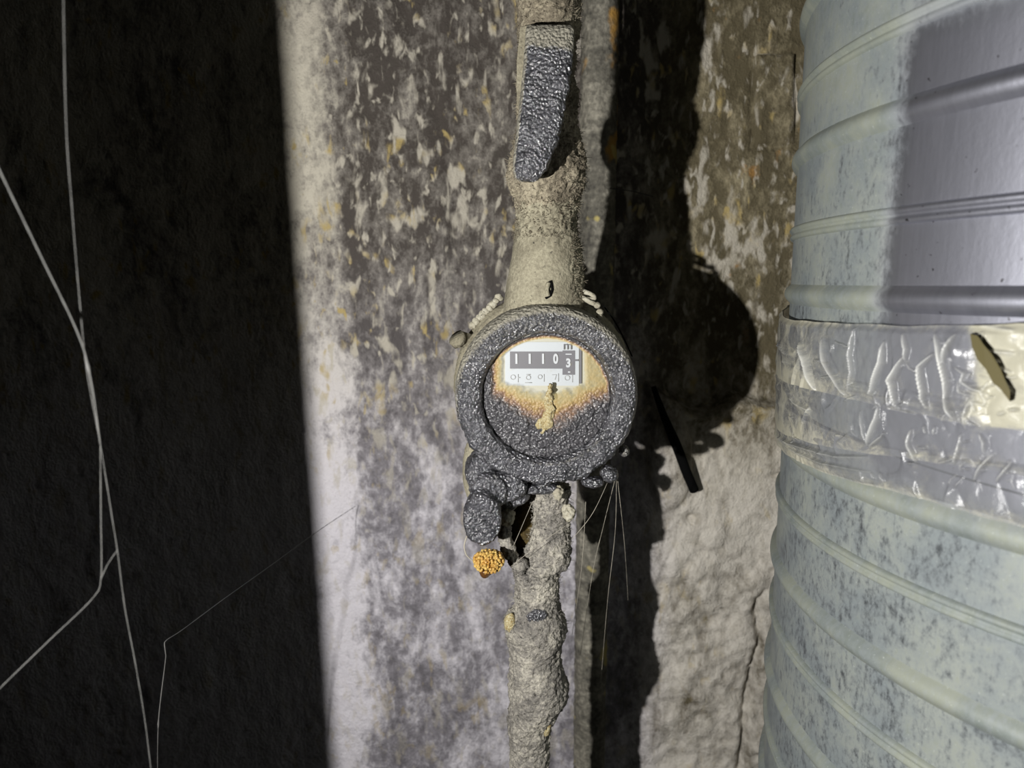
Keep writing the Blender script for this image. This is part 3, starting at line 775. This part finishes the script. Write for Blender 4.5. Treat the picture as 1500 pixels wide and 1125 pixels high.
# ------------------------------------------------------------------ spiral duct
PITCHZ = 0.082
def duct(name, label, z0, z1, rib_at, seam_at, ph):
    t = thing(name, label, 'duct')
    seg = 200; zs = [z0 + (z1-z0)*i/60 for i in range(61)]
    v = []; f = []
    for z in zs:
        for s in range(seg+1):
            a = -math.pi + 2*math.pi*s/seg
            v.append((DC[0] + DR*math.sin(a), DC[1] - DR*math.cos(a), z))
    f = grid_faces(seg+1, len(zs))
    o = mesh('shell', v, f, MD, t); uvl = o.data.uv_layers.new(name='UVMap')
    li = np.empty(len(o.data.loops), dtype=np.int32); o.data.loops.foreach_get('vertex_index', li)
    uu = np.array([(-math.pi + 2*math.pi*(i % (seg+1))/seg)*DR for i in range(len(v))]); zz = np.array([q[2] for q in v])
    uvl.data.foreach_set('uv', np.stack([uu[li], zz[li]], 1).ravel())
    def helix(nm, through, prof):
        th0, zz0 = duct_hit(*through)
        base = zz0 - PITCHZ*th0/(2*math.pi)
        k0 = math.floor((z0-base)/PITCHZ)-1; k1 = math.ceil((z1-base)/PITCHZ)+1
        a0 = 2*math.pi*(z0 + 0.006 - base)/PITCHZ; a1 = 2*math.pi*(z1 - 0.006 - base)/PITCHZ
        n = int((a1-a0)/(2*math.pi)*180); v = []
        for i in range(n+1):
            a = a0 + (a1-a0)*i/n; zc = base + PITCHZ*a/(2*math.pi)
            for dz, dr in prof:
                v.append((DC[0] + (DR+dr)*math.sin(a), DC[1] - (DR+dr)*math.cos(a), zc+dz))
        f = grid_faces(len(prof), n+1); f = [tuple(reversed(q)) for q in f]
        ob = mesh(nm, v, f, MR, t)
        ul = ob.data.uv_layers.new(name='UVMap'); li = np.empty(len(ob.data.loops), dtype=np.int32); ob.data.loops.foreach_get('vertex_index', li)
        q = np.array(v); aa = np.arctan2(q[:, 0]-DC[0], -(q[:, 1]-DC[1]))*DR
        ul.data.foreach_set('uv', np.stack([aa[li], q[li, 2]], 1).ravel())
        return ob
    rib = [(-0.0066, -0.0004), (-0.0051, 0.0008), (-0.0036, 0.0024), (-0.0017, 0.0034), (0.0, 0.0037), (0.0017, 0.0034), (0.0036, 0.0024), (0.0051, 0.0008), (0.0066, -0.0004)]
    sea = [(-0.0042, -0.0003), (-0.0036, 0.0014), (-0.0024, 0.0022), (-0.0010, 0.0016), (0.0, 0.0006), (0.0008, 0.0018), (0.0022, 0.0026), (0.0036, 0.0018), (0.0042, -0.0003)]
    helix('rib', rib_at, rib); helix('lock_seam', seam_at, sea)
    settle(t, (DC[0], DC[1], z0)); return t
ZJ = 1.15
duct('spiral_duct', 'upper section of galvanised spiral duct with a rubbed shiny patch', ZJ, 2.449, (1350, 156), (1350, 312), 0)
duct('spiral_duct', 'lower section of galvanised spiral duct below the crinkled tape', 0.0, ZJ-0.001, (1350, 748), (1350, 872), 0)

# ------------------------------------------------------------------ crinkled tape round the duct joint
tp = thing('joint_tape', 'crinkled clear plastic tape wound round the duct joint', 'tape')
FOLDS = [  # (points in the frame, width m, height m)
    ([(1190, 500), (1200, 522), (1206, 545), (1212, 572)], 0.0035, 0.0065), ([(1222, 495), (1230, 530), (1243, 553), (1255, 578)], 0.0030, 0.0055),
    ([(1270, 478), (1265, 520), (1268, 545), (1260, 575)], 0.0026, 0.0045), ([(1314, 498), (1312, 530), (1305, 550), (1295, 580)], 0.0032, 0.0065),
    ([(1341, 486), (1348, 510), (1346, 528)], 0.0026, 0.005), ([(1344, 520), (1337, 535), (1327, 556), (1332, 598)], 0.0034, 0.0065), ([(1346, 528), (1352, 538), (1362, 545)], 0.0018, 0.003),
    ([(1386, 516), (1368, 536), (1371, 570), (1375, 598)], 0.0030, 0.0065), ([(1387, 486), (1396, 506), (1403, 528), (1407, 560), (1405, 590)], 0.0034, 0.0075),
    ([(1420, 486), (1413, 510), (1404, 532)], 0.003, 0.006), ([(1404, 575), (1412, 596), (1421, 613)], 0.003, 0.005), ([(1440, 580), (1436, 600), (1431, 612)], 0.0022, 0.004),
    ([(1418, 535), (1432, 545), (1428, 556), (1442, 566), (1455, 570), (1458, 585)], 0.0028, 0.005), ([(1420, 555), (1424, 572), (1440, 577)], 0.002, 0.004),
    ([(1304, 592), (1303, 612), (1295, 632), (1287, 652)], 0.0030, 0.006), ([(1315, 632), (1300, 645), (1288, 656)], 0.0022, 0.004), ([(1275, 600), (1280, 625), (1284, 648)], 0.003, 0.003),
    ([(1350, 626), (1348, 645), (1353, 662), (1360, 676)], 0.0020, 0.0045), ([(1370, 621), (1373, 634)], 0.0016, 0.003), ([(1385, 622), (1384, 636)], 0.0016, 0.003),
    ([(1426, 632), (1422, 655), (1414, 678)], 0.0022, 0.0045), ([(1450, 630), (1457, 645), (1456, 664)], 0.0020, 0.004), ([(1470, 660), (1452, 682), (1438, 702)], 0.0028, 0.0045),
    ([(1500, 672), (1485, 690), (1470, 704)], 0.0025, 0.0045), ([(1290, 690), (1296, 700)], 0.0016, 0.003), ([(1304, 690), (1312, 704)], 0.0018, 0.003), ([(1150, 640), (1190, 655), (1240, 668), (1285, 668)], 0.004, 0.004),
    ([(1160, 650), (1220, 678), (1290, 690)], 0.003, 0.003), ([(1155, 500), (1170, 520), (1160, 545)], 0.004, 0.003), ([(1165, 570), (1180, 590), (1200, 600), (1190, 620)], 0.004, 0.003),
    ([(1445, 475), (1500, 482)], 0.0022, 0.003), ([(1455, 512), (1500, 515)], 0.003, 0.003), ([(1460, 530), (1500, 543)], 0.0022, 0.003), ([(1480, 545), (1500, 575)], 0.0022, 0.004), ([(1480, 560), (1500, 566)], 0.0018, 0.003)]
rc = random.Random(11)
for _ in range(70):                                             # small random creases
    x = rc.choice([rc.uniform(1165, 1300), rc.uniform(1300, 1500), rc.uniform(1410, 1500), rc.uniform(1410, 1500)]); y = rc.uniform(482, 700)
    a = rc.uniform(-0.5, 3.6); l = rc.uniform(8, 26)
    FOLDS.append(([(x, y), (x + l*0.5*math.cos(a) + rc.uniform(-3, 3), y + l*0.5*math.sin(a)), (x + l*math.cos(a), y + l*math.sin(a))], rc.uniform(0.0012, 0.0022), rc.uniform(0.0015, 0.0032)))
FS = []
for pts, wdt, hgt in FOLDS:
    uv = np.array([(duct_hit(*p)[0]*DR, duct_hit(*p)[1]) for p in pts]); FS.append((uv, wdt, hgt))
def fold_height(U, Z):
    H = np.zeros_like(U)
    for uv, wdt, hgt in FS:
        L = np.concatenate([[0], np.cumsum(np.hypot(*np.diff(uv, axis=0).T))]); best = np.zeros_like(U)
        for i in range(len(uv)-1):
            a, b = uv[i], uv[i+1]; ab = b-a; l2 = ab@ab
            t = np.clip(((U-a[0])*ab[0] + (Z-a[1])*ab[1])/l2, 0, 1)
            dd = np.hypot(U-a[0]-t*ab[0], Z-a[1]-t*ab[1]); s = (L[i] + t*math.sqrt(l2))/L[-1]
            tap = np.sqrt(np.clip(4*s*(1-s), 0, 1))*0.85 + 0.1
            sd = np.sign((U-a[0])*ab[1] - (Z-a[1])*ab[0])          # steep on one flank, sloping on the other
            ww = wdt*(0.35+0.65*tap)*np.where(sd > 0, 1.0, 0.6)
            best = np.maximum(best, 0.8*hgt*tap*np.clip(1 - dd/(ww*0.85), 0, 1)**1.7)
        H = np.maximum(H, best)
    return H
def band(nm, top_px, bot_px, off, seed):
    tt = np.array([duct_hit(*p) for p in top_px]); bb = np.array([duct_hit(*p) for p in bot_px])
    th = np.concatenate([np.linspace(-math.pi, -1.65, 40)[:-1], np.linspace(-1.65, -0.85, 520), np.linspace(-0.85, 0.15, 80)[1:], np.linspace(0.15, math.pi, 60)[1:]])
    def ed(arr):
        z = np.interp(th, arr[:, 0], arr[:, 1]); fade = np.clip((np.abs(th)-1.7)/1.2, 0, 1)
        return z*(1-fade) + arr[:, 1].mean()*fade
    zt, zb = ed(tt), ed(bb); nv = 170
    wob = np.array([noise.noise(Vector((a*9, seed, 0))) for a in th])*0.0012
    T, S = np.meshgrid(th, np.linspace(0, 1, nv)); Z = (zt+wob)[None, :]*(1-S) + (zb+wob)[None, :]*S; U = T*DR
    pts = np.stack([U.ravel()*1.0, Z.ravel(), np.full(U.size, seed)], 1)
    H = fold_height(U, Z).ravel()
    crk = np.abs(fbm(pts*np.array([1, 0.7, 1]), 55, 2, seed)); foil = 1 + 4.0*sstep(-1.20, -1.17, T.ravel())*sstep(-0.6, -0.8, T.ravel())
    Sr = S.ravel(); lift = sstep(0.0, 0.10, Sr) if seed == 3.0 else (sstep(1.0, 0.90, Sr) if seed == 1.0 else np.ones_like(Sr))
    R = DR + 0.0040 + (off - 0.0040)*lift + H*np.minimum(1, lift+0.3) + 0.0008*crk*foil + 0.0016*np.clip(1 - np.abs(nz(pts*np.array([1, 0.6, 1]), 62, seed+7))*9, 0, 1)*np.clip(nz(pts, 30, seed+9)*2.5, 0, 1) + 0.0003*fbm(pts, 160, 2, seed+3)
    v = np.stack([DC[0] + R*np.sin(T.ravel()), DC[1] - R*np.cos(T.ravel()), Z.ravel()], 1)
    f = [tuple(reversed(q)) for q in grid_faces(len(th), nv)]
    o = mesh(nm, v, f, MT, tp, smooth=True); attr(o, 'fold', np.clip(H/0.006, 0, 1))
    px, py = to_px(v); vis = np.abs(T.ravel()+1.15) < 0.55
    dm = 0.32*sstep(0.55, 1.0, S.ravel()) + 0.75*sstep(1405, 1450, px)*sstep(640, 610, py)*vis + 0.38*sstep(1235, 1165, px)
    dm += 0.35*sstep(0.12, 0.0, S.ravel())
    attr(o, 'dustmap', dm - 0.05)
    ul = o.data.uv_layers.new(name='UVMap'); li = np.empty(len(o.data.loops), dtype=np.int32); o.data.loops.foreach_get('vertex_index', li)
    ul.data.foreach_set('uv', np.stack([U.ravel()[li], Z.ravel()[li]], 1).ravel())
    return o
band('tape_wrap', [(1155, 590), (1300, 655), (1500, 680)], [(1150, 655), (1225, 694), (1310, 716), (1400, 738), (1500, 768)], 0.0046, 1.0)
band('tape_wrap', [(1155, 545), (1300, 580), (1500, 610)], [(1152, 632), (1290, 664), (1400, 676), (1500, 690)], 0.0052, 2.0)
band('tape_wrap', [(1156, 466), (1250, 474), (1400, 476), (1500, 474)], [(1152, 552), (1240, 578), (1350, 602), (1500, 628)], 0.0060, 3.0)
# loose folded flap of yellowed tape
q = [(1421, 489), (1432, 492), (1441, 505), (1453, 519), (1466, 541), (1472, 556), (1480, 573), (1479, 588), (1464, 568), (1455, 562), (1444, 541), (1431, 526), (1424, 509)]
def on_tape(px, py, R): th, z = duct_hit(px, py, R); return Vector((DC[0] + R*math.sin(th), DC[1] - R*math.cos(th), z))
v = [on_tape(x, y, DR+0.0112) for x, y in q] + [on_tape(x, y, DR+0.0072) for x, y in q]; k = len(q)
f = [tuple(reversed(range(k))), tuple(range(k, 2*k))] + [(i, (i+1) % k, k+(i+1) % k, k+i) for i in range(k)]
o = mesh('loose_flap', v, f, simple('yellowed_tape', (0.085, 0.072, 0.030), 0.35), tp, smooth=False); o['label'] = 'yellow-brown folded flap of tape'
settle(tp, (DC[0], DC[1], 0.97))

# ------------------------------------------------------------------ spider silk
def strand(pts, r, mat, parent, name='strand', seed=1):
    rd = random.Random(seed); q = resample([P(*p) for p in pts], 0.003)
    rad = [r*rd.uniform(0.75, 1.25)*(1.9 if rd.random() < 0.02 else 1) for _ in q]
    return tube(name, q, rad, 6, mat, parent)
cw = thing('cobweb', 'dusty cobweb strands hanging in the dark left of the wall', 'cobweb')
strand([(-230, -90, 0.224), (-120, 40, 0.245), (-40, 160, 0.255), (0, 250, 0.255), (60, 375, 0.257), (115, 490, 0.262), (134, 560, 0.265), (147, 650, 0.268)], 0.00028, MWEB, cw, seed=1)
strand([(86, -420, 0.262), (92, -60, 0.262), (97, 180, 0.263), (106, 310, 0.264), (115, 420, 0.265), (127, 540, 0.266), (147, 650, 0.268), (167, 775, 0.268), (172, 806, 0.268), (183, 890, 0.268), (198, 970, 0.268), (213, 1060, 0.267), (226, 1170, 0.266)], 0.00017, MWEB, cw, seed=2)
strand([(147, 650, 0.268), (148, 760, 0.268), (148, 845, 0.267), (136, 876, 0.266), (70, 940, 0.262), (0, 1008, 0.258), (-30, 1040, 0.256)], 0.00017, MWEB, cw, seed=3)
strand([(172, 806, 0.268), (158, 826, 0.268), (148, 848, 0.267)], 0.00017, MWEB, cw, seed=4)
settle(cw, P(147, 650, 0.268))
dw = thing('cobweb', 'fine web thread slanting up to the lit edge of the wall, lower left', 'cobweb')
strand([(520, 742, 0.690), (470, 775, 0.60), (400, 826, 0.50), (330, 876, 0.43), (268, 922, 0.385), (241, 941, 0.37), (243, 960, 0.37), (232, 1060, 0.37), (231, 1160, 0.37)], 0.00027, MWEB, dw, seed=5)
settle(dw, P(241, 941, 0.37))
mw = thing('cobweb', 'pale web threads fanning down from the bottom right of the meter', 'cobweb')
for i, p in enumerate([[(901, 702, 0.472), (884, 770, 0.485), (868, 840, 0.50), (850, 960, 0.56)], [(903, 700, 0.472), (901, 780, 0.485), (890, 880, 0.50), (880, 1000, 0.56)],
                       [(893, 700, 0.472), (868, 752, 0.455), (838, 790, 0.462)], [(858, 735, 0.478), (852, 830, 0.48), (838, 930, 0.52)],
                       [(845, 760, 0.463), (800, 790, 0.455), (748, 830, 0.462)], [(780, 735, 0.458), (765, 770, 0.458), (752, 800, 0.462)], [(905, 705, 0.472), (915, 800, 0.5), (920, 880, 0.56)]]):
    strand(p, 0.00014, MDWEB, mw, seed=20+i)
settle(mw, P(900, 705, 0.472))
sw2 = thing('cobweb', 'short web thread crossing the shadow beside the valve', 'cobweb')
strand([(893, 276, 0.66), (925, 280, 0.655), (957, 288, 0.66)], 0.0004, MWEB, sw2, seed=40)
settle(sw2, P(957, 288, 0.66))
